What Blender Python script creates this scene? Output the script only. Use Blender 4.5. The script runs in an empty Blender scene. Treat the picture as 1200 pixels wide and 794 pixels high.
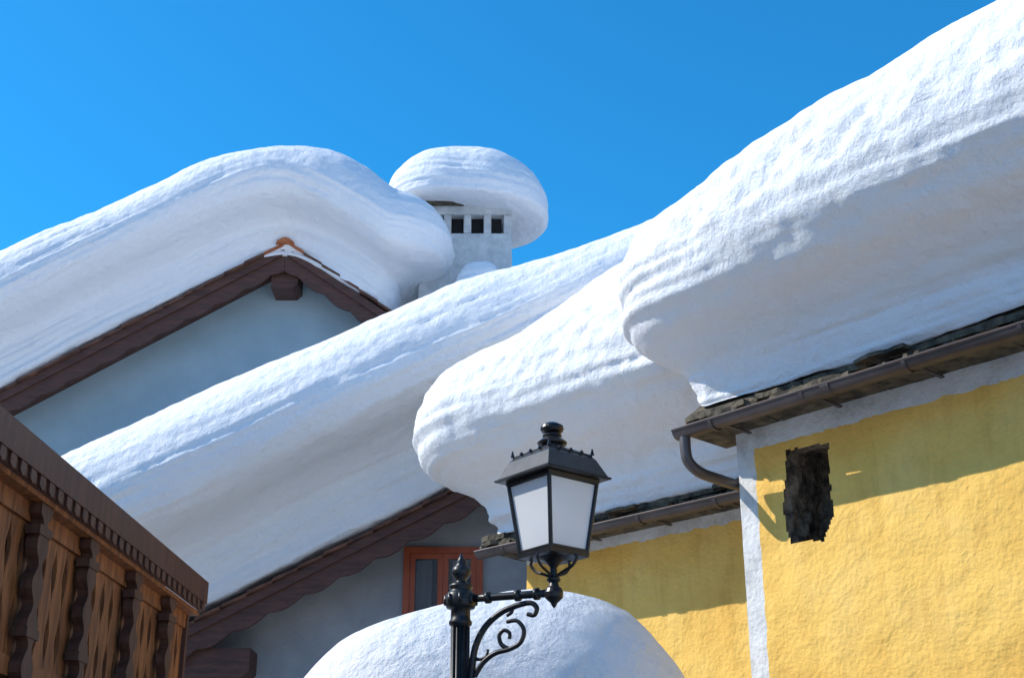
import bpy, math, random
from mathutils import Vector, noise, Matrix
random.seed(7)
S=bpy.context.scene
PITCH=math.radians(22); c_,s_=math.cos(PITCH),math.sin(PITCH)
CAM=Vector((0,0,1.6)); F=1600.0
# surveyed sight lines (camera solution of the photo) -> used to measure real world positions
def ray(px,py):
    u=(px-600)/F; v=(397-py)/F
    return Vector((u, c_-s_*v, s_+c_*v))
def at_y(px,py,y):
    d=ray(px,py); return CAM+d*(y/d.y)
def at_z(px,py,z):
    d=ray(px,py); return CAM+d*((z-CAM.z)/d.z)
def on_plane(px,py,P,n):
    d=ray(px,py); return CAM+d*((P-CAM).dot(n)/d.dot(n))

# ---------------- materials
def newmat(name):
    m=bpy.data.materials.new(name); m.use_nodes=True
    nt=m.node_tree; b=nt.nodes['Principled BSDF']; return m,nt,b
def ramp(nt,fac,stops):
    r=nt.nodes.new('ShaderNodeValToRGB'); el=r.color_ramp.elements
    el[0].position=stops[0][0]; el[0].color=(*stops[0][1],1)
    el[1].position=stops[-1][0]; el[1].color=(*stops[-1][1],1)
    for p,col in stops[1:-1]:
        e=el.new(p); e.color=(*col,1)
    nt.links.new(fac,r.inputs['Fac']); return r.outputs['Color']
def tex(nt,scale,detail=4,rough=.55,vec=None,kind='ShaderNodeTexNoise'):
    n=nt.nodes.new(kind); n.inputs['Scale'].default_value=scale
    if kind=='ShaderNodeTexNoise':
        n.inputs['Detail'].default_value=detail; n.inputs['Roughness'].default_value=rough
    if vec is None:
        tc=nt.nodes.new('ShaderNodeTexCoord'); vec=tc.outputs['Object']
    nt.links.new(vec,n.inputs['Vector']); return n
def bump(nt,h,strength,dist,prev=None):
    b=nt.nodes.new('ShaderNodeBump'); b.inputs['Strength'].default_value=strength
    b.inputs['Distance'].default_value=dist; nt.links.new(h,b.inputs['Height'])
    if prev is not None: nt.links.new(prev,b.inputs['Normal'])
    return b.outputs['Normal']
def stretch(nt,sc):
    tc=nt.nodes.new('ShaderNodeTexCoord'); mp=nt.nodes.new('ShaderNodeMapping')
    mp.inputs['Scale'].default_value=sc; nt.links.new(tc.outputs['Object'],mp.inputs['Vector']); return mp.outputs['Vector']
def simple(name,c1,c2,scale=5,rough=.8,bs=.4,bscale=20,bd=.01,metal=0,sc=None,mid=(.35,.65)):
    m,nt,b=newmat(name); vec=stretch(nt,sc) if sc else None
    n=tex(nt,scale,6,.6,vec); nt.links.new(ramp(nt,n.outputs['Fac'],[(mid[0],c1),(mid[1],c2)]),b.inputs['Base Color'])
    b.inputs['Roughness'].default_value=rough; b.inputs['Metallic'].default_value=metal
    n2=tex(nt,bscale,6,.6,vec); nt.links.new(bump(nt,n2.outputs['Fac'],bs,bd),b.inputs['Normal'])
    return m
def snow_mat():
    m,nt,b=newmat('snow')
    n=tex(nt,1.3,2); nt.links.new(ramp(nt,n.outputs['Fac'],[(.3,(.87,.88,.90)),(.7,(.90,.905,.91))]),b.inputs['Base Color'])
    b.inputs['Roughness'].default_value=.7
    b.inputs['Specular IOR Level'].default_value=.25
    a=tex(nt,8,2,.5); p=bump(nt,a.outputs['Fac'],.7,.05)
    g=tex(nt,42,4,.75); p=bump(nt,g.outputs['Fac'],1.0,.015,p)
    nt.links.new(p,b.inputs['Normal']); return m
SNOW=snow_mat()
STREET=simple('trodden_street_snow',(.32,.325,.33),(.47,.475,.48),.6,.9,.4,6,.03)
MOUNT=simple('bounce_mountain_snow_and_rock',(.18,.175,.17),(.70,.70,.72),.02,.9,.4,.05,2,mid=(.38,.54))
DARKWOOD=simple('dark_brown_wood',(.060,.025,.017),(.12,.048,.030),3,.6,.6,18,.008,sc=(1,6,6))
ORWOOD=simple('orange_brown_wood',(.14,.046,.013),(.38,.135,.038),4,.55,.6,20,.008,sc=(5,5,.7))
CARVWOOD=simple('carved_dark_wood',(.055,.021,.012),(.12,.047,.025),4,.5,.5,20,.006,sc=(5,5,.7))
REDWOOD=simple('red_window_wood',(.30,.055,.016),(.40,.085,.026),4,.5,.3,20,.004)
STONE=simple('slate_stone',(.025,.020,.014),(.16,.13,.085),9,.85,.9,16,.03)
NICHE=simple('rubble_stone',(.05,.035,.024),(.34,.25,.165),11,.9,1,14,.06)
GUTTER=simple('gutter_metal',(.07,.056,.055),(.11,.09,.087),3,.42,.15,12,.004,metal=.4)
IRON=simple('black_iron',(.012,.012,.014),(.028,.027,.027),8,.38,.25,40,.002,metal=.3)
GREYPL=simple('grey_plaster',(.27,.29,.31),(.38,.40,.42),1.2,.9,.6,25,.012)
BLUEPL=simple('blue_plaster',(.30,.40,.44),(.38,.48,.52),1.0,.9,.5,25,.01)
CHIMPL=simple('chimney_plaster',(.46,.49,.50),(.66,.68,.68),5,.9,1,22,.028)
TILE=simple('orange_roof_tile',(.30,.085,.035),(.50,.17,.06),6,.85,.5,20,.01)
VERGE=simple('weathered_verge_tile',(.06,.032,.024),(.20,.085,.05),5,.85,.5,20,.01)
DARK=simple('dark_interior',(.01,.01,.012),(.02,.02,.022),3,.9,.1,5,.01)
CURT=simple('curtain_cloth',(.35,.37,.4),(.55,.57,.6),3,.9,.6,6,.02,sc=(8,8,.3))
def glass_mat():
    m,nt,b=newmat('window_glass'); b.inputs['Base Color'].default_value=(.05,.06,.07,1)
    b.inputs['Roughness'].default_value=.08; b.inputs['Alpha'].default_value=.45
    n=tex(nt,2,2); nt.links.new(bump(nt,n.outputs['Fac'],.1,.01),b.inputs['Normal']); return m
GLASS=glass_mat()
def frost():
    m,nt,b=newmat('frosted_lantern_glass')
    n=tex(nt,4,3); col=ramp(nt,n.outputs['Fac'],[(.3,(.93,.94,.95)),(.7,(.98,.98,.98))])
    nt.links.new(col,b.inputs['Base Color']); b.inputs['Roughness'].default_value=.25
    t=nt.nodes.new('ShaderNodeBsdfTranslucent'); nt.links.new(col,t.inputs['Color'])
    mx=nt.nodes.new('ShaderNodeMixShader'); mx.inputs[0].default_value=.38
    out=nt.nodes['Material Output']
    nt.links.new(b.outputs[0],mx.inputs[1]); nt.links.new(t.outputs[0],mx.inputs[2]); nt.links.new(mx.outputs[0],out.inputs[0])
    return m
FROST=frost()
def yellow(name,topz,band,corner):
    m,nt,b=newmat(name)
    tc=nt.nodes.new('ShaderNodeTexCoord'); sp=nt.nodes.new('ShaderNodeSeparateXYZ'); nt.links.new(tc.outputs['Object'],sp.inputs[0])
    n=tex(nt,1.6,7,.6); col=ramp(nt,n.outputs['Fac'],[(.28,(.79,.45,.09)),(.5,(.91,.56,.13)),(.72,(.94,.62,.18))])
    sv=stretch(nt,(3,3,.5)); n3=tex(nt,2.2,6,.7,sv); st=ramp(nt,n3.outputs['Fac'],[(.3,(.75,.68,.58)),(.5,(1,1,1))])
    mu=nt.nodes.new('ShaderNodeMix'); mu.data_type='RGBA'; mu.blend_type='MULTIPLY'; mu.inputs[0].default_value=.55
    nt.links.new(col,mu.inputs[6]); nt.links.new(st,mu.inputs[7])
    e=tex(nt,7,5)
    def math_(op,a,bv):
        q=nt.nodes.new('ShaderNodeMath'); q.operation=op
        for i,vv in enumerate((a,bv)):
            if isinstance(vv,(int,float)): q.inputs[i].default_value=vv
            else: nt.links.new(vv,q.inputs[i])
        return q.outputs[0]
    jit=math_('MULTIPLY',math_('SUBTRACT',e.outputs['Fac'],.5),.09)
    m1=math_('GREATER_THAN',math_('ADD',sp.outputs['Z'],jit),topz-band)
    m2=math_('LESS_THAN',math_('ADD',sp.outputs['X'],math_('MULTIPLY',jit,.5)),corner)
    mk=math_('MAXIMUM',m1,m2)
    w=tex(nt,3,7,.7); wc=ramp(nt,w.outputs['Fac'],[(.3,(.44,.41,.37)),(.5,(.70,.69,.66)),(.7,(.80,.80,.79))])
    mx=nt.nodes.new('ShaderNodeMix'); mx.data_type='RGBA'
    nt.links.new(mk,mx.inputs[0]); nt.links.new(mu.outputs[2],mx.inputs[6]); nt.links.new(wc,mx.inputs[7])
    nt.links.new(mx.outputs[2],b.inputs['Base Color']); b.inputs['Roughness'].default_value=.92
    a=tex(nt,3.5,4,.55); p=bump(nt,a.outputs['Fac'],.55,.06)
    g=tex(nt,28,5,.65); p=bump(nt,g.outputs['Fac'],.5,.011,p); nt.links.new(p,b.inputs['Normal'])
    return m

# ---------------- mesh helpers
def obj(name,verts,faces,mat,parent=None,smooth=False,matrix=None):
    me=bpy.data.meshes.new(name); me.from_pydata([tuple(v) for v in verts],[],faces); me.update()
    me.materials.append(mat)
    if smooth: me.polygons.foreach_set('use_smooth',[True]*len(me.polygons))
    o=bpy.data.objects.new(name,me); S.collection.objects.link(o)
    if matrix is not None: o.matrix_world=matrix
    if parent: o.parent=parent
    return o
def empty(name):
    e=bpy.data.objects.new(name,None); S.collection.objects.link(e); return e
BOXF=[(0,1,3,2),(4,6,7,5),(0,4,5,1),(2,3,7,6),(0,2,6,4),(1,5,7,3)]
def boxv(o,x,y,z):
    return [o+x*i+y*j+z*k for i in (0,1) for j in (0,1) for k in (0,1)]
class Batch:
    def __init__(s): s.v=[]; s.f=[]
    def add(s,v,f):
        n=len(s.v); s.v+=v; s.f+=[tuple(i+n for i in q) for q in f]
    def box(s,o,x,y,z): s.add(boxv(Vector(o),Vector(x),Vector(y),Vector(z)),BOXF)
    def prism(s,pts,vec):
        n=len(pts); v=[Vector(p) for p in pts]+[Vector(p)+Vector(vec) for p in pts]
        f=[tuple(range(n)),tuple(range(2*n-1,n-1,-1))]+[(i,i+n,(i+1)%n+n,(i+1)%n) for i in range(n)]
        s.add(v,f)
    def lathe(s,cx,cy,prof,n=24):
        v=[];f=[]
        for r,z in prof:
            for i in range(n):
                a=2*math.pi*i/n; v.append(Vector((cx+r*math.cos(a),cy+r*math.sin(a),z)))
        m=len(prof)
        for j in range(m-1):
            for i in range(n): f.append((j*n+i,j*n+(i+1)%n,(j+1)*n+(i+1)%n,(j+1)*n+i))
        f.append(tuple(range(n-1,-1,-1))); f.append(tuple((m-1)*n+i for i in range(n)))
        s.add(v,f)
    def tube(s,pts,rad,n=10):
        pts=[Vector(p) for p in pts]; v=[];f=[]; m=len(pts)
        if not isinstance(rad,(list,tuple)): rad=[rad]*m
        up=None
        for j in range(m):
            t=(pts[min(j+1,m-1)]-pts[max(j-1,0)]).normalized()
            if up is None:
                up=t.orthogonal().normalized()
            up=(up-t*up.dot(t)).normalized(); w=t.cross(up)
            for i in range(n):
                a=2*math.pi*i/n; v.append(pts[j]+(up*math.cos(a)+w*math.sin(a))*rad[j])
        for j in range(m-1):
            for i in range(n): f.append((j*n+i,j*n+(i+1)%n,(j+1)*n+(i+1)%n,(j+1)*n+i))
        f.append(tuple(range(n-1,-1,-1))); f.append(tuple((m-1)*n+i for i in range(n)))
        s.add(v,f)
    def done(s,name,mat,parent=None,smooth=False): return obj(name,s.v,s.f,mat,parent,smooth)
def catmull(pts,n):
    out=[]; P=[pts[0]]+list(pts)+[pts[-1]]
    for i in range(1,len(P)-2):
        for k in range(n):
            t=k/n; r=[]
            for d in range(len(P[0])):
                a,b,c,e=P[i-1][d],P[i][d],P[i+1][d],P[i+2][d]
                r.append(.5*((2*b)+(-a+c)*t+(2*a-5*b+4*c-e)*t*t+(-a+3*b-3*c+e)*t**3))
            out.append(tuple(r))
    out.append(tuple(pts[-1])); return out
def lerp_table(tab,x):
    if x<=tab[0][0]: return tab[0][1]
    for (x0,y0),(x1,y1) in zip(tab,tab[1:]):
        if x<=x1:
            t=(x-x0)/(x1-x0); t=t*t*(3-2*t); return y0+(y1-y0)*t
    return tab[-1][1]

PROF=[(-.3,0),(-.02,0),(.03,.08),(.07,.18),(.14,.265),(.36,.315),(.66,.345),(.88,.40),(.99,.49),(1.0,.58),(.9,.71),(.68,.83),(.35,.92),(-.1,.98),(-.7,1.01)]
EAVEP=[(-.3,0),(.0,0),(.06,.05),(.12,.11),(.22,.17),(.45,.235),(.72,.31),(.93,.41),(1.0,.52),(.97,.64),(.80,.79),(.50,.895),(.1,.965),(-.4,1.0)]
CAPP=[(-.3,0),(.1,-.03),(.5,-.05),(.88,-.03),(1.0,.09),(.98,.25),(.83,.44),(.58,.60),(.25,.74),(-.1,.84),(-.4,.91)]
def pillow(name,O,A,B,L,W,R,E,H,parent,prof=PROF,hs=None,es=None,step=.05,r=.35,crown=.05,seed=0,amp=1.0,sub=9,inner=36,stria=1.0,crumb=0.0):
    A=Vector((A[0],A[1],0)); B=Vector((B[0],B[1],0)); O=Vector((O[0],O[1],0))
    per=[]
    segs=[((r,0),(L-r,0),(0,-1)),((L,r),(L,W-r),(1,0)),((L-r,W),(r,W),(0,1)),((0,W-r),(0,r),(-1,0))]
    cents=[(L-r,r),(L-r,W-r),(r,W-r),(r,r)]; st=[-90,0,90,180]
    for k,(p,q,nn) in enumerate(segs):
        d=math.dist(p,q); n=max(2,int(d/step))
        for i in range(n): per.append((p[0]+(q[0]-p[0])*i/n,p[1]+(q[1]-p[1])*i/n,nn[0],nn[1]))
        m=max(6,int(r*2.4/step))
        for i in range(m):
            a=math.radians(st[k]+90*i/m); per.append((cents[k][0]+r*math.cos(a),cents[k][1]+r*math.sin(a),math.cos(a),math.sin(a)))
    N=len(per)
    lev=[(e*E,h) for e,h in catmull(prof,sub)]
    e0,h0=lev[-1]; emax=-(min(L,W)/2-.03)
    if e0<emax+.1: 
        lev=[q for q in lev if q[0]>emax+.15]; e0,h0=lev[-1]
    for i in range(1,inner+1):
        t=i/inner; lev.append((e0+(emax-e0)*t,h0+crown*(1-(1-t)**2)))
    V=[];HR=[];AL=[]
    for e,h in lev:
        for a,b,na,nb in per:
            if e>=0:
                k=es(a,b) if es else 1
                pa,pb=a+na*e*k,b+nb*e*k
            else:
                pa=L/2+(a-L/2)*(1+2*e/L); pb=W/2+(b-W/2)*(1+2*e/W)
            ca,cb=min(max(pa,0),L),min(max(pb,0),W)
            hh=h*H*(hs(ca,cb) if hs else 1)
            p=O+A*pa+B*pb; p.z=R(ca,cb)+hh
            V.append(p); HR.append(hh); AL.append(h)
    Fc=[]
    M=len(lev)
    for j in range(M-1):
        for i in range(N):
            i2=(i+1)%N; Fc.append((j*N+i,j*N+i2,(j+1)*N+i2,(j+1)*N+i))
    # the underside rests on the roof and stays open
    Fc.append(tuple((M-1)*N+i for i in range(N)))
    o=obj(name,V,Fc,SNOW,parent,True); me=o.data
    off=Vector((seed*13.7,seed*5.1,seed*3.3)); co=[]
    nr=[v.normal.copy() for v in me.vertices]
    for i,v in enumerate(me.vertices):
        p=v.co+off; n=nr[i]
        side=max(0,1-abs(n.z))
        d=noise.noise(p*.5)*.08+noise.noise(p*1.3)*.026+noise.noise(p*4)*.012+noise.noise(p*9)*.010
        if stria:
            hw=HR[i]+.07*noise.noise(p*.6)+.015*noise.noise(p*2.2)
            s1=noise.noise(Vector((p.x*.3,p.y*.3,hw*5+seed))); s2=noise.noise(Vector((p.x*.5,p.y*.5,hw*13+seed)))
            s3=noise.noise(Vector((p.x*.8,p.y*.8,hw*26+seed)))
            fade=1 if AL[i]<.45 else max(.36,1-(AL[i]-.45)*4)
            patch=.65+.9*max(0,noise.noise(p*.45+Vector((9,4,1)))+.25)
            d+=stria*fade*patch*min(1,side*1.8)*(s1*.05+s2*.036+s3*.019)
        if crumb and .45<AL[i]<.86:
            w=max(0,1-abs(AL[i]-.66)/.20); q=noise.noise(p*2.6+Vector((5,1,2))); d-=w*max(0,q)*.08*crumb
            d+=w*(noise.noise(p*6)*.045+noise.noise(p*13)*.028)*crumb
        co.append(v.co+n*d*amp)
    for i,v in enumerate(me.vertices): v.co=co[i]
    me.update(); return o

def ridgeabs(x,k=.5): return math.sqrt(x*x+k*k)

# ---------------- ground and unseen mountain ring added for bounce light
g=[];gf=[];n=60;ext=600
for i in range(n+1):
    for j in range(n+1):
        x=(i/n*2-1); y=(j/n*2-1); X=math.copysign(abs(x)**2.2,x)*ext; Y=math.copysign(abs(y)**2.2,y)*ext
        z=noise.noise(Vector((X*.15,Y*.15,0)))*.08-.08
        g.append((X,Y,z))
for i in range(n):
    for j in range(n):
        a=i*(n+1)+j; gf.append((a,a+n+1,a+n+2,a+1))
obj('snowy_ground',g,gf,STREET,None,True)
g=[];gf=[];na=160;nr_=26
for j in range(nr_+1):
    r=130+(j/nr_)**1.3*1300
    for i in range(na):
        a=2*math.pi*i/na; x,y=r*math.cos(a),r*math.sin(a)
        h=(r-130)*.30*(1+.35*noise.noise(Vector((math.cos(a)*2,math.sin(a)*2,0))))
        h*=.75+.5*noise.fractal(Vector((x*.004,y*.004,1)),1.0,2.0,5)
        h=min(h,r*.33)
        g.append((x,y,max(-.5,h)-.4 if j else -2))
for j in range(nr_):
    for i in range(na): gf.append((j*na+i,j*na+(i+1)%na,(j+1)*na+(i+1)%na,(j+1)*na+i))
obj('bounce_mountains',g,gf,MOUNT,None,True)  # stays out of view; added to throw neutral bounce light on the houses

# ---------------- yellow houses (eaves along a street wall)
def stone_eave(parent,fr,a0,a1,b0,z0,seed,layers=4,tmin=.010,tmax=.042):
    rnd=random.Random(seed); bt=Batch(); z=z0
    for l in range(layers):
        a=a0-rnd.random()*.1
        while a<a1:
            w=rnd.uniform(.15,.55); out=rnd.uniform(-.10,.08)
            th=rnd.uniform(tmin,tmax)
            ob=b0-out; nn=6; pts=[]
            for i in range(nn+1): pts.append(fr(a+w*i/nn,ob+rnd.uniform(-.03,.03),z+rnd.uniform(-.008,.008)))
            pts.append(fr(a+w,b0+.6,z)); pts.append(fr(a,b0+.6,z))
            bt.prism(pts,Vector((0,0,th+rnd.uniform(-.004,.012)))); a+=w+rnd.uniform(0,.02)
        z+=(tmin+tmax)/2*.98
    return bt.done('stone_slab_eave',STONE,parent)
def gutter(parent,fr,a0,a1,b,z,r=.068):
    bt=Batch(); n=14; v=[];f=[]
    arc=[(math.cos(math.pi+math.pi*i/n),math.sin(math.pi+math.pi*i/n)) for i in range(n+1)]
    prof=[(x*r,y*r) for x,y in arc]+[(x*(r-.008),y*(r-.008)) for x,y in reversed(arc)]
    K=len(prof); st=16
    for k in range(st+1):
        a=a0+(a1-a0)*k/st; sag=.006*math.sin(k*1.7)
        for x,y in prof: v.append(fr(a,b+x,z+y+sag))
    for k in range(st):
        for i in range(K): f.append((k*K+i,k*K+(i+1)%K,(k+1)*K+(i+1)%K,(k+1)*K+i))
    bt.add(v,f)
    bt.prism([fr(a0,b+x*r,z+y*r) for x,y in arc],fr(a0+.006,b,z)-fr(a0,b,z))
    bt.tube([fr(a0,b-r,z),fr(a1,b-r,z)],.011,8)
    o=bt.done('gutter',GUTTER,parent,False)
    bb=Batch(); a=a0+.35
    while a<a1:
        bb.add([fr(a+da,b+x*(r+.006),z+y*(r+.006)) for da in (0,.03) for x,y in arc],[(i,i+1,i+n+2,i+n+1) for i in range(n)])
        bb.box(fr(a,b+r-.005,z-.01),fr(a+.03,b,z)-fr(a,b,z),fr(a,b+.35,z)-fr(a,b,z),Vector((0,0,.012)))
        a+=.82
    for a in (a0+1.35,a0+3.4):
        if a<a1: bb.add([fr(a+da,b+x*(r+.009),z+y*(r+.009)) for da in (0,.07) for x,y in arc],[(i,i+1,i+n+2,i+n+1) for i in range(n)])
    bb.done('gutter_brackets',GUTTER,parent)
def wallgrid(name,parent,C,A,N,L,top,mat,hole=None,step=.025,amp=.012):
    na=int(L/step); nz=int(top/step*1.0); v=[];f=[]
    for i in range(na+1):
        for j in range(nz+1):
            a=L*i/na; z=top*j/nz
            d=noise.noise(Vector((a*1.3,z*1.3,3)))*amp*1.2+noise.noise(Vector((a*5,z*5,1)))*amp*.5
            v.append((a,-d,z))
    def inside(a,z):
        r=False
        for k in range(len(hole)):
            x1,y1=hole[k]; x2,y2=hole[k-1]
            if (y1>z)!=(y2>z) and a<(x2-x1)*(z-y1)/(y2-y1)+x1: r=not r
        return r
    for i in range(na):
        for j in range(nz):
            if hole:
                a=L*(i+.5)/na; z=top*(j+.5)/nz
                if hole[0][0]-.6<a<hole[0][0]+.8 and inside(a+noise.noise(Vector((a*9,z*9,0)))*.02,z+noise.noise(Vector((a*9,z*9,7)))*.02): continue
            q=i*(nz+1)+j; f.append((q,q+nz+1,q+nz+2,q+1))
    Bv=-N
    mt=Matrix(((A.x,Bv.x,0,C.x),(A.y,Bv.y,0,C.y),(0,0,1,0),(0,0,0,1)))
    return obj(name,v,f,mat,parent,True,mt)

def yellow_house(idx,C,A,L,z0,slope,ridge,over,E,H,endover,hs,es,seed,hole_px=None):
    par=empty('yellow_house')
    A=Vector((A.x,A.y,0)).normalized(); Bv=Vector((-A.y,A.x,0)); N=-Bv
    fr=lambda a,b,z: Vector((C.x+A.x*a+Bv.x*b,C.y+A.y*a+Bv.y*b,z))
    hole=None
    if hole_px:
        hole=[]
        for px,py in hole_px:
            w=on_plane(px,py,Vector((C.x,C.y,0)),N); hole.append(((w-Vector((C.x,C.y,0))).dot(A),w.z))
    mat=yellow('yellow_plaster',z0,.21 if idx==0 else .15,.16 if idx==0 else -1)
    wallgrid('front_wall',par,C,A,N,L,z0+.06,mat,hole,.016 if idx==0 else .05)
    W=2*ridge
    zr=lambda b: z0+.06+slope*(b+over)
    bt=Batch()
    for a in (0.0,L-.3):
        pts=[fr(a,.03,0),fr(a,W,0),fr(a,W,z0-.02),fr(a,ridge,zr(ridge)-.15),fr(a,.03,z0+.05)]
        bt.prism(pts,fr(a+.3,0,0)-fr(a,0,0))
    bt.box(fr(0.3,W-.3,0),A*(L-.6),Bv*.3,Vector((0,0,z0)))
    bt.done('side_walls',GREYPL,par)
    rd=Batch()
    a0=-endover; a1=L+.3
    rd.prism([fr(a0,-over,z0+.01),fr(a0,ridge,zr(ridge)-.06),fr(a0,W+over,z0+.01),fr(a0,W+over,z0+.05),fr(a0,ridge,zr(ridge)),fr(a0,-over,z0+.05)],A*(a1-a0))
    rd.box(fr(a0+.05,-over+.03,z0-.03),A*(a1-a0-.1),Bv*(over-.06),Vector((0,0,.03)))
    rd.done('roof_deck',STONE,par)
    stone_eave(par,fr,a0-.04,a1,-over,z0-.050,seed)
    gutter(par,fr,a0-.06,a1,-over-.07,z0-.080)
    if hole:
        hb=Batch(); dep=.42; rings=24; nh=[]
        for k in range(len(hole)):
            p=hole[k]; q=hole[(k+1)%len(hole)]
            for t in range(16): nh.append((p[0]+(q[0]-p[0])*t/16,p[1]+(q[1]-p[1])*t/16))
        cx=sum(p[0] for p in nh)/len(nh); cz=sum(p[1] for p in nh)/len(nh)
        v=[];f=[];n=len(nh)
        for j in range(rings+1):
            for k,(a,z) in enumerate(nh):
                q=Vector((a*5,z*9,j*.22)); cell=noise.cell(q)
                d=(noise.noise(q*1.6)*.03+(cell-.3)*.03)*min(1,j/3)-.03*max(0,1-j/3)
                dx,dz=a-cx,z-cz; l=math.hypot(dx,dz)
                v.append(fr(a-dx/l*d,.020+dep*j/rings,z-dz/l*d))
        for j in range(rings):
            for k in range(n): f.append((j*n+k,j*n+(k+1)%n,(j+1)*n+(k+1)%n,(j+1)*n+k))
        f.append(tuple(rings*n+k for k in range(n)))
        hb.add(v,f)
        hb.done('wall_niche',NICHE,par)
    pillow('roof_snow',fr(a0,-over,0),A,Bv,a1-a0,W+2*over,lambda a,b: z0+.075+slope*(ridge+over-ridgeabs(b-ridge-over,.4)),E,H,par,prof=EAVEP,hs=hs,es=es,seed=seed,inner=44,crumb=1.0,step=.045,r=.22,stria=.9)
    return par,fr
C1=at_z(862,502,4.9); D1=at_z(1200,402,4.9)
h1,fr1=yellow_house(0,C1,(D1-C1),7.0,4.9,.80,4.0,.38,.80,2.0,.14,
    lambda a,b: lerp_table([(0,.92),(2,1.0),(4,1.08)],a),lambda a,b: .80+.2*min(1,a/1.2),2,
    [(921,527),(970,518),(973,560),(976,602),(966,632),(928,637),(918,600)])
bt=Batch(); bt.tube(catmull([tuple(fr1(a,b,z)) for a,b,z in [(-.13,-.45,4.79),(-.13,-.45,4.66),(-.12,-.43,4.57),(-.09,-.33,4.50),(-.05,-.12,4.47),(-.07,.25,4.46),(-.07,.6,4.3),(-.07,.62,2),(-.07,.62,0)]],5),.042,14)
bt.done('downpipe',GUTTER,h1,True)
C2l=at_z(617,644,4.7); D2=at_z(860,590,4.7)
A2=(D2-C2l).normalized()
h2,fr2=yellow_house(1,C2l,A2,(D2-C2l).length+1.0,4.7,.82,2.4,.4,.84,2.12,.12,
    lambda a,b: lerp_table([(0,.93),(2,1.0),(4,1.0)],a),None,5)

# ---------------- gabled houses
def scallop_board(bt,R,x0,x1,y,th,zt,w,amp,per):
    n=int(abs(x1-x0)/.035); v=[];f=[]
    for i in range(n+1):
        x=x0+(x1-x0)*i/n; z=R(x); wob=amp*abs(math.sin(math.pi*x/per))
        for yy in (y,y+th):
            v.append(Vector((x,yy,z+zt))); v.append(Vector((x,yy,z+zt-w-wob)))
    for i in range(n):
        a=i*4;b=a+4
        f+=[(a,a+1,b+1,b),(a+2,b+2,b+3,a+3),(a,b,b+2,a+2),(a+1,a+3,b+3,b+1)]
    f+=[(0,2,3,1),(n*4,n*4+1,n*4+3,n*4+2)]
    bt.add(v,f)
def gable_house(name,yb,over,x0,xa,x1,za,sl,sr,depth,mat,E,H,hs,seed,bw,purl,es=None,ex=.3):
    par=empty(name)
    R=lambda x: za-(sl*(xa-x) if x<xa else sr*(x-xa))
    yw=yb+over
    bt=Batch(); wx0=x0+.5; wx1=x1-.05
    bt.prism([Vector((wx0,yw,0)),Vector((wx1,yw,0)),Vector((wx1,yw,R(wx1)-.155)),Vector((xa,yw,za-.155)),Vector((wx0,yw,R(wx0)-.155))],Vector((0,depth,0)))
    bt.done('walls',mat,par)
    rd=Batch()
    rd.prism([Vector((x0,yb+.05,R(x0)-.15)),Vector((xa,yb+.05,za-.15)),Vector((x1,yb+.05,R(x1)-.15)),Vector((x1,yb+.05,R(x1)-.02)),Vector((xa,yb+.05,za-.02)),Vector((x0,yb+.05,R(x0)-.02))],Vector((0,depth+over+.2,0)))
    rd.done('roof_boards',DARKWOOD,par)
    bb=Batch()
    scallop_board(bb,R,x0,xa-.002,yb,.045,-.02,bw,.06,.42); scallop_board(bb,R,xa+.002,x1,yb,.045,-.02,bw,.06,.42)
    scallop_board(bb,R,x0-.03,xa-.002,yb-.04,.038,.0,bw*.42,0,1); scallop_board(bb,R,xa+.002,x1+.03,yb-.04,.038,.0,bw*.42,0,1)
    bb.done('bargeboard',DARKWOOD,par)
    tb=Batch(); ob=Batch(); rnd=random.Random(seed); x=x0
    while x<x1:
        w=.3
        if x<xa<x+w: w=xa-x+.001
        s=sl if x<xa else -sr; yj=rnd.uniform(-.05,.0)
        p=Vector((x,yb-.07+yj,R(x)+.003)); q=Vector((w*.985,0,s*w*.985))
        up=Vector((0,0,.04))
        T_=ob if (name=='blue_house' and abs(x+w/2-xa)<.35) else tb
        T_.box(p+Vector((0,0,.012 if s>0 else .03)),q+Vector((0,0,-.02 if s>0 else .02)),Vector((0,.35,0)),up); x+=max(w,.02)
    tb.done('verge_tiles',VERGE,par)
    if ob.v: ob.done('ridge_end_tiles',TILE,par)
    pb=Batch()
    for (px_,w,h,dz) in purl:
        xl_=px_-w/2
        zt_=min(R(xl_),R(px_+w/2))-.10-dz
        pb.prism([(xl_,yb+.1,zt_-h),(xl_+w-.08,yb+.1,zt_-h),(xl_+w,yb+.1,zt_-h+.08),(xl_+w,yb+.1,zt_),(xl_,yb+.1,zt_)],Vector((0,over+.1,0)))
    pb.done('purlins',DARKWOOD,par)
    Lr=x1-x0+.1
    k=.5
    def Rs(a,b):
        x=x0-.05+a
        m=(sl-sr)/2; p=(sl+sr)/2; dx=x-xa
        return za+.05+m*dx-p*(math.sqrt(dx*dx+k*k)-k*ex)
    pillow('roof_snow',(x0-.05,yb-.06),(1,0),(0,1),Lr,depth+over+.4,Rs,E,H,par,hs=lambda a,b:hs(a+x0-.05),es=es,seed=seed)
    return par,R
P1=at_y(205,742,16.5); P2=at_y(560,563,16.5); slm=(P2.z-P1.z)/(P2.x-P1.x)
xam=3.2; zam=P2.z+slm*(xam-P2.x)
ghouse,Rm=gable_house('grey_house',16.5,.6,-5.9,xam,7.0,zam,slm,slm,2.2,GREYPL,1.2,2.62,
    lambda x: lerp_table([(-6,1.16),(-3.5,1.11),(-1,1.06),(2,.88)],x),8,.30,[(-3.62,.95,.34,.02),(0.2,.26,.3,.12)])
Pa=at_y(335,289,19.5); Pl=at_y(0,462,19.5); Pr=at_y(450,365,19.5)
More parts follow.
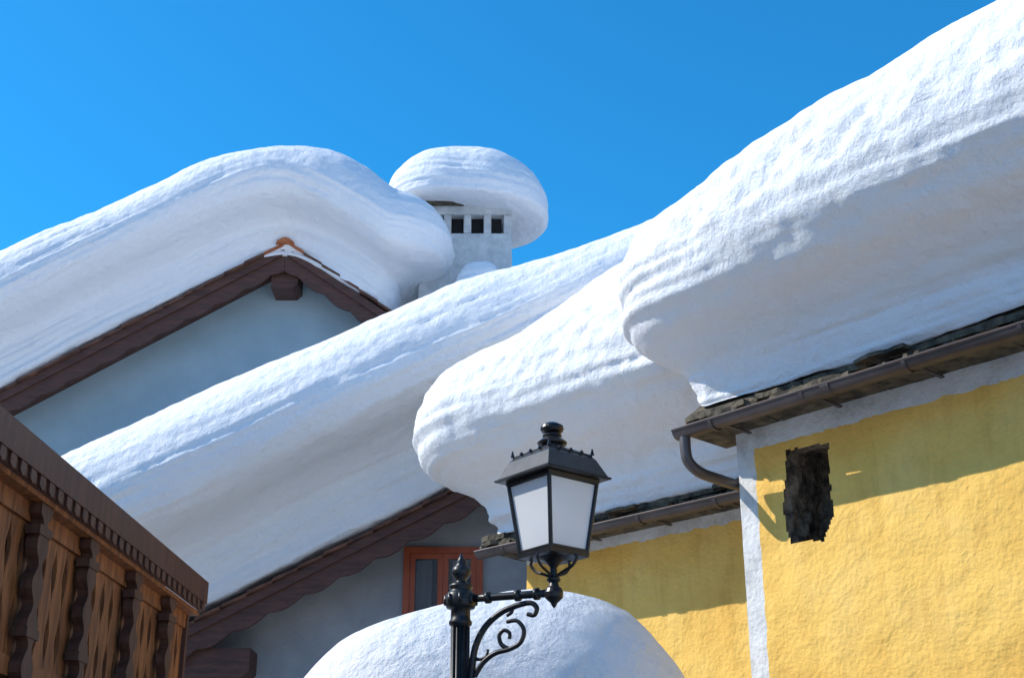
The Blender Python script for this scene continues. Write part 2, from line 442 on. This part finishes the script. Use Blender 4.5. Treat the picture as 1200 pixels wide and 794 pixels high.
sll=(Pa.z-Pl.z)/(Pa.x-Pl.x); srl=(Pa.z-Pr.z)/(Pr.x-Pa.x)
bhouse,Rb=gable_house('blue_house',19.5,.6,-10.5,Pa.x,-1.95,Pa.z,sll,srl,3.5,BLUEPL,.95,2.1,
    lambda x: lerp_table([(-8,1.13),(-5,1.03),(-3.7,.91),(-2.5,1.04),(-1.8,1.0)],x),11,.34,[(Pa.x,.42,.42,.0)])
rt=Batch(); rt.lathe(Pa.x,19.43,[(.15,Pa.z+.0),(.14,Pa.z+.04),(.07,Pa.z+.10),(.01,Pa.z+.12)],12); rt.done('ridge_tile',TILE,bhouse,True)
# grey house window
yw=17.1
wa=at_y(471,727,yw-.03); wb=at_y(566,641,yw-.03)
wx0,wx1,wz0,wz1=wa.x,wb.x,wa.z,wb.z
wz0-=.15
fb=Batch(); y0=yw-.06; fw=.08
def fbox(b,xa,za,xb,zb,ya,yb): b.box((xa,ya,za),(xb-xa,0,0),(0,yb-ya,0),(0,0,zb-za))
fbox(fb,wx0,wz0,wx0+fw,wz1,y0,yw); fbox(fb,wx1-fw,wz0,wx1,wz1,y0,yw)
fbox(fb,wx0+fw,wz1-fw,wx1-fw,wz1,y0,yw); fbox(fb,wx0+fw,wz0,wx1-fw,wz0+fw,y0,yw)
xm=(wx0+wx1)/2
for a,b in ((wx0+fw+.004,xm-.003),(xm+.003,wx1-fw-.004)):
    s=.065; z0_,z1_=wz0+fw+.004,wz1-fw-.004
    fbox(fb,a,z0_,a+s,z1_,y0+.012,yw-.005); fbox(fb,b-s,z0_,b,z1_,y0+.012,yw-.005)
    fbox(fb,a+s,z1_-s,b-s,z1_,y0+.012,yw-.005); fbox(fb,a+s,z0_,b-s,z0_+s,y0+.012,yw-.005)
fb.done('window_frame',REDWOOD,ghouse)
gb=Batch(); fbox(gb,wx0+fw,wz0+fw,wx1-fw,wz1-fw,y0+.028,y0+.032); gb.done('window_glass',GLASS,ghouse)
db=Batch(); fbox(db,wx0+fw,wz0+fw,wx1-fw,wz1-fw,yw-.008,yw-.003); db.done('window_dark_panel',DARK,ghouse)  # flat near-black sheet, stands in for the unlit room behind the glass
cb=Batch()
for a,b in ((wx0+.16,wx0+.36),(xm+.12,xm+.3)):
    fbox(cb,a,wz0+.1,b,wz1-.16,yw-.016,yw-.011)
cb.done('curtains',CURT,ghouse)

# ---------------- chimney
ch=empty('chimney')
cy=20.0; T=at_y(548,241,cy); xl=at_y(497,241,cy).x; xr=at_y(599,241,cy).x; zt=T.z
cw=xr-xl; hh=.34; zb=zt-hh-.16
b=Batch(); dp=1.0
b.add([Vector(p) for p in [(xl-.06,cy-.03,0),(xr+.03,cy-.03,0),(xr+.03,cy+dp+.03,0),(xl-.06,cy+dp+.03,0),(xl-.06,cy-.03,zb-1.2),(xr+.03,cy-.03,zb-1.2),(xr+.03,cy+dp+.03,zb-1.2),(xl-.06,cy+dp+.03,zb-1.2),(xl,cy,zb),(xr,cy,zb),(xr,cy+dp,zb),(xl,cy+dp,zb)]],
  [(0,1,5,4),(1,2,6,5),(2,3,7,6),(3,0,4,7),(4,5,9,8),(5,6,10,9),(6,7,11,10),(7,4,8,11),(8,9,10,11),(3,2,1,0)])
def pillars(x0,x1,n,k=1.75):
    w=(x1-x0); ow=w/(n*k); pw=(w-n*ow)/(n+1); return [(x0+i*(pw+ow),pw) for i in range(n+1)]
for x,w in pillars(xl,xr,4):
    for yy in (cy,cy+dp-.14): b.box((x,yy,zb),(w,0,0),(0,.14,0),(0,0,hh))
for y,w in pillars(cy+.14,cy+dp-.14,3)[1:-1]:
    for xx in (xl,xr-.14): b.box((xx,y,zb),(.14,0,0),(0,w,0),(0,0,hh))
b.box((xl-.01,cy-.01,zb+hh),(cw+.02,0,0),(0,dp+.02,0),(0,0,.16))
cho=b.done('chimney_stack',CHIMPL,ch)
bev=cho.modifiers.new('b','BEVEL'); bev.width=.02; bev.segments=2
i=Batch(); i.box((xl+.16,cy+.17,zb),(cw-.32,0,0),(0,dp-.34,0),(0,0,hh)); i.done('dark_flue_fill',DARK,ch)  # near-black block fills the hollow, painting the shade seen through the slots
sl_=Batch(); sl_.prism([(xl-.16,cy-.14,zt+.003),(xr+.14,cy-.14,zt+.003),(xr+.13,cy+dp+.1,zt+.003),(xl-.16,cy+dp+.12,zt+.003)],(0,0,.045)); sl_.done('chimney_cap_slab',STONE,ch)
pillow('chimney_snow',(xl-.14,cy-.12),(1,0),(0,1),cw+.18,dp+.25,lambda a,b: zt+.05-.06*a,.56,1.28,ch,prof=CAPP,seed=21,r=.55,crown=.13,amp=.6,inner=14,step=.04)
pillow('chimney_base_snow',(at_y(540,335,19.3).x,19.15),(1,0),(0,1),.55,.7,lambda a,b:at_y(560,350,19.3).z-.12+.1*a,.12,.72,ch,prof=CAPP,seed=23,r=.2,crown=.1,amp=.5,inner=8)

# ---------------- shed with snow
sh=empty('snow_covered_shed')
b=Batch(); b.box((-1.05,8.3,0),(1.78,0,0),(0,2.0,0),(0,0,2.25)); b.done('shed_walls',STONE,sh)
b=Batch(); b.box((-1.2,8.15,2.253),(2.05,0,0),(0,2.3,0),(0,0,.08)); b.done('shed_roof',DARKWOOD,sh)
xc=1.45
pillow('shed_snow',(-1.28,8.1),(1,0),(0,1),2.20,2.4,lambda a,b: 2.34-.18*max(0,(xc-a))**1.5-.20*max(0,a-xc)**2,.30,1.04,sh,prof=CAPP,seed=31,r=.7,crown=.13,amp=.35,inner=24,stria=.3)

# ---------------- wooden balcony
wh=empty('wooden_balcony_house')
Q1=at_z(0,470,3.8); Q2=at_z(245,680,3.8); D=(Q2-Q1).normalized(); Nn=Vector((D.y,-D.x,0)); Lb=(Q2-Q1).length
st=-2.2
fb_=lambda s,o,z: Vector((Q1.x,Q1.y,0))+D*s+Nn*o+Vector((0,0,z))   # o=0: outer face of the fascia
b=Batch()
b.prism([fb_(st,0.0,3.62),fb_(st,0.0,3.785),fb_(st,-.035,3.8),fb_(st,-.42,3.8),fb_(st,-.42,3.76),fb_(st,-.05,3.76),fb_(st,-.05,3.62)],D*(Lb-st))
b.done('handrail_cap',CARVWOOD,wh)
b=Batch(); s=st
b.box(fb_(st,-.018,3.56),D*(Lb-st-.01),Nn*-.03,Vector((0,0,.058)))
while s<Lb-.1:
    b.prism([fb_(s,-.004,3.617),fb_(s+.075,-.004,3.617),fb_(s+.075,-.004,3.565),fb_(s+.0375,-.004,3.545),fb_(s,-.004,3.565)],Nn*-.012); s+=.135
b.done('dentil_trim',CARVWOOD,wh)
b=Batch(); b.box(fb_(st,-.05,3.53),D*(Lb-st-.02),Nn*-.16,Vector((0,0,.028)))
b.box(fb_(st,-.13,3.43),D*(Lb-st-.03),Nn*-.05,Vector((0,0,.1)))
b.box(fb_(st,-.13,2.62),D*(Lb-st-.03),Nn*-.06,Vector((0,0,.10)))
b.done('balcony_rails',ORWOOD,wh)
def wavy(bt,s,w,o,th,z0,z1,amp,cyc,ph,pw=1):
    n=40; L_=[];R_=[]
    for i in range(n+1):
        t=i/n; z=z0+(z1-z0)*t; k=amp*(.5+.5*math.cos(2*math.pi*cyc*t+ph))**pw
        if 0.06>t or t>.94: k=0
        L_.append(fb_(s-w/2+k,o,z)); R_.append(fb_(s+w/2-k,o,z))
    v=[];f=[]
    for l,r in zip(L_,R_): v+=[l,r,l-Nn*th,r-Nn*th]
    for i in range(n):
        a=i*4;c=a+4; f+=[(a,a+1,c+1,c),(a+2,c+2,c+3,a+3),(a,c,c+2,a+2),(a+1,a+3,c+3,c+1)]
    f+=[(0,2,3,1),(n*4,n*4+1,n*4+3,n*4+2)]
    bt.add(v,f)
b=Batch(); s=st+.08
while s<Lb-.1:
    wavy(b,s,.166,-.150,.022,2.723,3.428,.034,2,math.pi,1.2); s+=.17
b.done('balcony_boards',ORWOOD,wh)
b=Batch(); b.box(fb_(st,-.215,2.5),D*(Lb-st-.05),Nn*-.02,Vector((0,0,1.02))); b.done('inner_lining',CARVWOOD,wh)
b=Batch()
for px in (-60,35,98,155,198):
    p=on_plane(px,690,fb_(0,-.1,0),Nn); s=(p-fb_(0,0,0)).dot(D)
    wavy(b,s,.16,-.060,.065,2.45,3.526,.055,5,math.pi,1.3)
    for zz in (2.82,3.36): b.box(fb_(s-.088,-.052,zz),D*.176,Nn*-.08,Vector((0,0,.05)))
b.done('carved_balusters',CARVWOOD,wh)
b=Batch(); b.box(fb_(st,-.08,2.36),D*(Lb-st),Nn*-1.5,Vector((0,0,.13)))
s=st+.3
while s<Lb: b.box(fb_(s,-.1,2.2),D*.14,Nn*-1.4,Vector((0,0,.157))); s+=1.2
b.box(fb_(Lb-.03,-.12,2.49),D*-.05,Nn*-1.4,Vector((0,0,1.05)))
for s in (st+.2,Lb-.3): b.box(fb_(s,-.15,0),D*.18,Nn*-.18,Vector((0,0,2.2)))
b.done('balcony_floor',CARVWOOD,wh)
b=Batch(); b.prism([(-9,1,0),(-3.95,1,0),(-3.95,8.2,0),(-9,8.2,0)],(0,0,5.0)); b.done('house_walls',GREYPL,wh)
b=Batch(); b.prism([(-9.5,.6,4.95),(-3.7,.6,4.95),(-6.5,.6,6.6)],(0,7.9,0)); b.done('house_roof',DARKWOOD,wh)

# ---------------- street lamp
lp=empty('street_lamp')
PX,PY=at_y(540,700,7.0).x,7.0; LX,LY=at_y(648,600,6.76).x,6.76
ad=Vector((LX-PX,LY-PY,0)); AL_=ad.length; ad.normalize()
zat=lambda py,y: at_y(600,py,y).z
zA=zat(702,7.0)
b=Batch()
b.lathe(PX,PY,[(.19,-.05),(.19,.12),(.15,.16),(.14,.55),(.11,.62),(.12,.66),(.075,.72),(.06,.95),(.046,1.1),(.042,zA-.14),(.058,zA-.13),(.06,zA-.115),(.05,zA-.10),(.05,zA-.05),(.072,zA-.045),(.078,zA-.03),(.078,zA+.02),(.066,zA+.035),(.05,zA+.05),(.062,zA+.06),(.06,zA+.075),(.03,zA+.085),(.024,zA+.10),(.044,zA+.12),(.052,zA+.14),(.044,zA+.165),(.024,zA+.18),(.028,zA+.19),(.014,zA+.215),(.004,zA+.24)],20)
for k in range(10):
    a=2*math.pi*k/10; b.tube([(PX+.042*math.cos(a),PY+.042*math.sin(a),1.1),(PX+.040*math.cos(a),PY+.040*math.sin(a),zA-.14)],.009,6)
for k in range(8):
    a=2*math.pi*k/8; b.tube([(PX+.076*math.cos(a),PY+.076*math.sin(a),zA-.03),(PX+.076*math.cos(a),PY+.076*math.sin(a),zA+.02)],.012,6)
b.done('post',IRON,lp,True)
g=lambda s,z: Vector((PX,PY,0))+ad*s+Vector((0,0,z))
def pxg(px,py): # bracket drawing read off at its real plane
    nrm=Vector((-ad.y,ad.x,0)); w=on_plane(px,py,Vector((PX,PY,0)),nrm); return w
b=Batch()
zL=zat(694,LY)
b.tube([g(.05,zA),g(AL_*.33,zA+(zL-zA)*.33),g(AL_*.66,zA+(zL-zA)*.66),g(AL_,zL)],.020,10)
for t in (.3,.62,.82): 
    b.tube([g(AL_*t-.012,zA+(zL-zA)*t),g(AL_*t+.012,zA+(zL-zA)*t)],.030,12)
def curve(pts,r0,r1):
    c=catmull(pts,8); n=len(c)
    b.tube([pxg(*p) for p in c],[r0+(r1-r0)*i/n for i in range(n)],8)
curve([(551,815),(553,785),(557,758),(568,735),(586,718),(606,709),(622,706),(629,712),(626,720),(618,719)],.019,.011)
curve([(556,792),(566,776),(580,765),(597,760),(610,752),(614,738),(606,727),(594,728)],.014,.010)
curve([(597,760),(588,755),(585,745),(590,738),(597,741),(597,748)],.012,.009)
curve([(554,770),(562,772),(570,768),(572,760)],.010,.006)
curve([(598,709),(600,716),(594,721)],.010,.008)
b.done('scroll_bracket',IRON,lp,True)
z0=zat(651,LY); z1=zat(564,LY); z2=zat(534,LY); ztop=zat(495,LY)
b=Batch()
b.lathe(LX,LY,[(.004,zL-.075),(.014,zL-.06),(.018,zL-.05),(.03,zL-.04),(.045,zL-.025),(.048,zL),(.04,zL+.02),(.028,zL+.03),(.022,zL+.05),(.034,zL+.06),(.034,zL+.07),(.02,zL+.08),(.017,z0-.06),(.03,z0-.045),(.05,z0-.025),(.09,z0-.012),(.1,z0-.01)],18)
for k in range(4):
    a=math.radians(45+90*k+8); dx,dy=math.cos(a),math.sin(a)
    c=catmull([(.135,z0-.01),(.14,z0-.03),(.11,z0-.065),(.06,z0-.085),(.025,z0-.10)],5)
    b.tube([(LX+dx*r,LY+dy*r,z) for r,z in c],.008,6)
yaw=math.radians(-90-6)   # one corner towards the street
def sq(r,z): return [Vector((LX+r*math.cos(yaw+math.pi/2*k),LY+r*math.sin(yaw+math.pi/2*k),z)) for k in range(4)]
def frust(bt,lv):
    v=[];f=[]
    for r,z in lv: v+=sq(r,z)
    for j in range(len(lv)-1):
        for k in range(4): f.append((j*4+k,j*4+(k+1)%4,(j+1)*4+(k+1)%4,(j+1)*4+k))
    f.append((3,2,1,0)); n=len(lv)*4; f.append((n-4,n-3,n-2,n-1)); bt.add(v,f)
rb,rt_=.168,.226
frust(b,[(rb+.01,z0-.012),(rb+.014,z0+.012)])
frust(b,[(rt_+.012,z1-.02),(rt_+.016,z1-.002)])
frust(b,[(.285,z1+.0),(.302,z1+.003),(.302,z1+.012),(.285,z1+.016),(.225,z2-.03),(.205,z2-.012),(.205,z2-.002)])
frust(b,[(.19,z2-.001),(.12,z2+.03),(.06,z2+.045),(.05,z2+.05)])
q=sq(.206,z2-.004)
for k in range(4):
    p,r=q[k],q[(k+1)%4]
    for t in [0,.25,.5,.75]:
        m=p.lerp(r,t); b.lathe(m.x,m.y,[(.010,m.z),(.010,m.z+.006),(.003,m.z+.014 if t else m.z+.035)],6)
b.lathe(LX,LY,[(.06,z2+.03),(.055,z2+.055),(.075,z2+.06),(.078,z2+.07),(.06,z2+.085),(.045,z2+.10),(.05,z2+.105),(.05,z2+.112),(.03,z2+.118),(.055,z2+.13),(.062,ztop-.035),(.058,ztop-.02),(.035,ztop-.006),(.008,ztop)],20)
lo,hi=sq(rb,z0+.01),sq(rt_,z1-.015)
for k in range(4): b.tube([lo[k],hi[k]],.011,8)
for k in range(4):
    b.tube([lo[k]+Vector((0,0,.01)),lo[(k+1)%4]+Vector((0,0,.01))],.009,6); b.tube([hi[k],hi[(k+1)%4]],.011,6)
b.lathe(LX,LY,[(.03,z0),(.03,z0+.06),(.02,z0+.07)],12)
b.done('lantern_frame',IRON,lp,False)
gl=Batch(); lo,hi=sq(rb-.008,z0+.014),sq(rt_-.008,z1-.02)
for k in range(4): gl.add([lo[k],lo[(k+1)%4],hi[(k+1)%4],hi[k]],[(0,1,2,3)])
gl.done('lantern_glass',FROST,lp)
bl=Batch(); bl.lathe(LX,LY,[(.02,z0+.07),(.045,z0+.12),(.055,z0+.19),(.045,z0+.25),(.01,z0+.28)],16); bl.done('bulb',FROST,lp,True)

# ---------------- light
az=Vector((-1,.10)).normalized(); el=math.radians(41)
sd=Vector((az.x*math.cos(el),az.y*math.cos(el),math.sin(el)))
L=bpy.data.lights.new('sun','SUN'); L.energy=5.0; L.angle=math.radians(.5); L.color=(1,.95,.87)
lo_=bpy.data.objects.new('sun',L); S.collection.objects.link(lo_); lo_.rotation_euler=sd.to_track_quat('Z','Y').to_euler()
w=bpy.data.worlds.new('World'); S.world=w; w.use_nodes=True; nt=w.node_tree
bg=nt.nodes['Background']; sk=nt.nodes.new('ShaderNodeTexSky'); sk.sky_type='NISHITA'; sk.sun_disc=False
sk.sun_elevation=el; sk.sun_rotation=math.atan2(az.x,az.y); sk.altitude=1500; sk.air_density=1.0; sk.dust_density=.3; sk.ozone_density=2.0
mx=nt.nodes.new('ShaderNodeMix'); mx.data_type='RGBA'; mx.blend_type='MULTIPLY'; mx.clamp_result=False; mx.inputs[0].default_value=1
mx.inputs[7].default_value=(.20,1.30,1.78,1)
nt.links.new(sk.outputs[0],mx.inputs[6]); nt.links.new(mx.outputs[2],bg.inputs[0]); bg.inputs[1].default_value=.145
# ---------------- camera
cd=bpy.data.cameras.new('Camera'); cd.sensor_width=36; cd.lens=48; cd.clip_end=3000; cd.clip_start=.05
co=bpy.data.objects.new('Camera',cd); S.collection.objects.link(co); co.location=CAM; co.rotation_euler=(math.pi/2+PITCH,0,0); S.camera=co
S.view_settings.view_transform='Standard'; S.view_settings.look='None'; S.view_settings.exposure=0
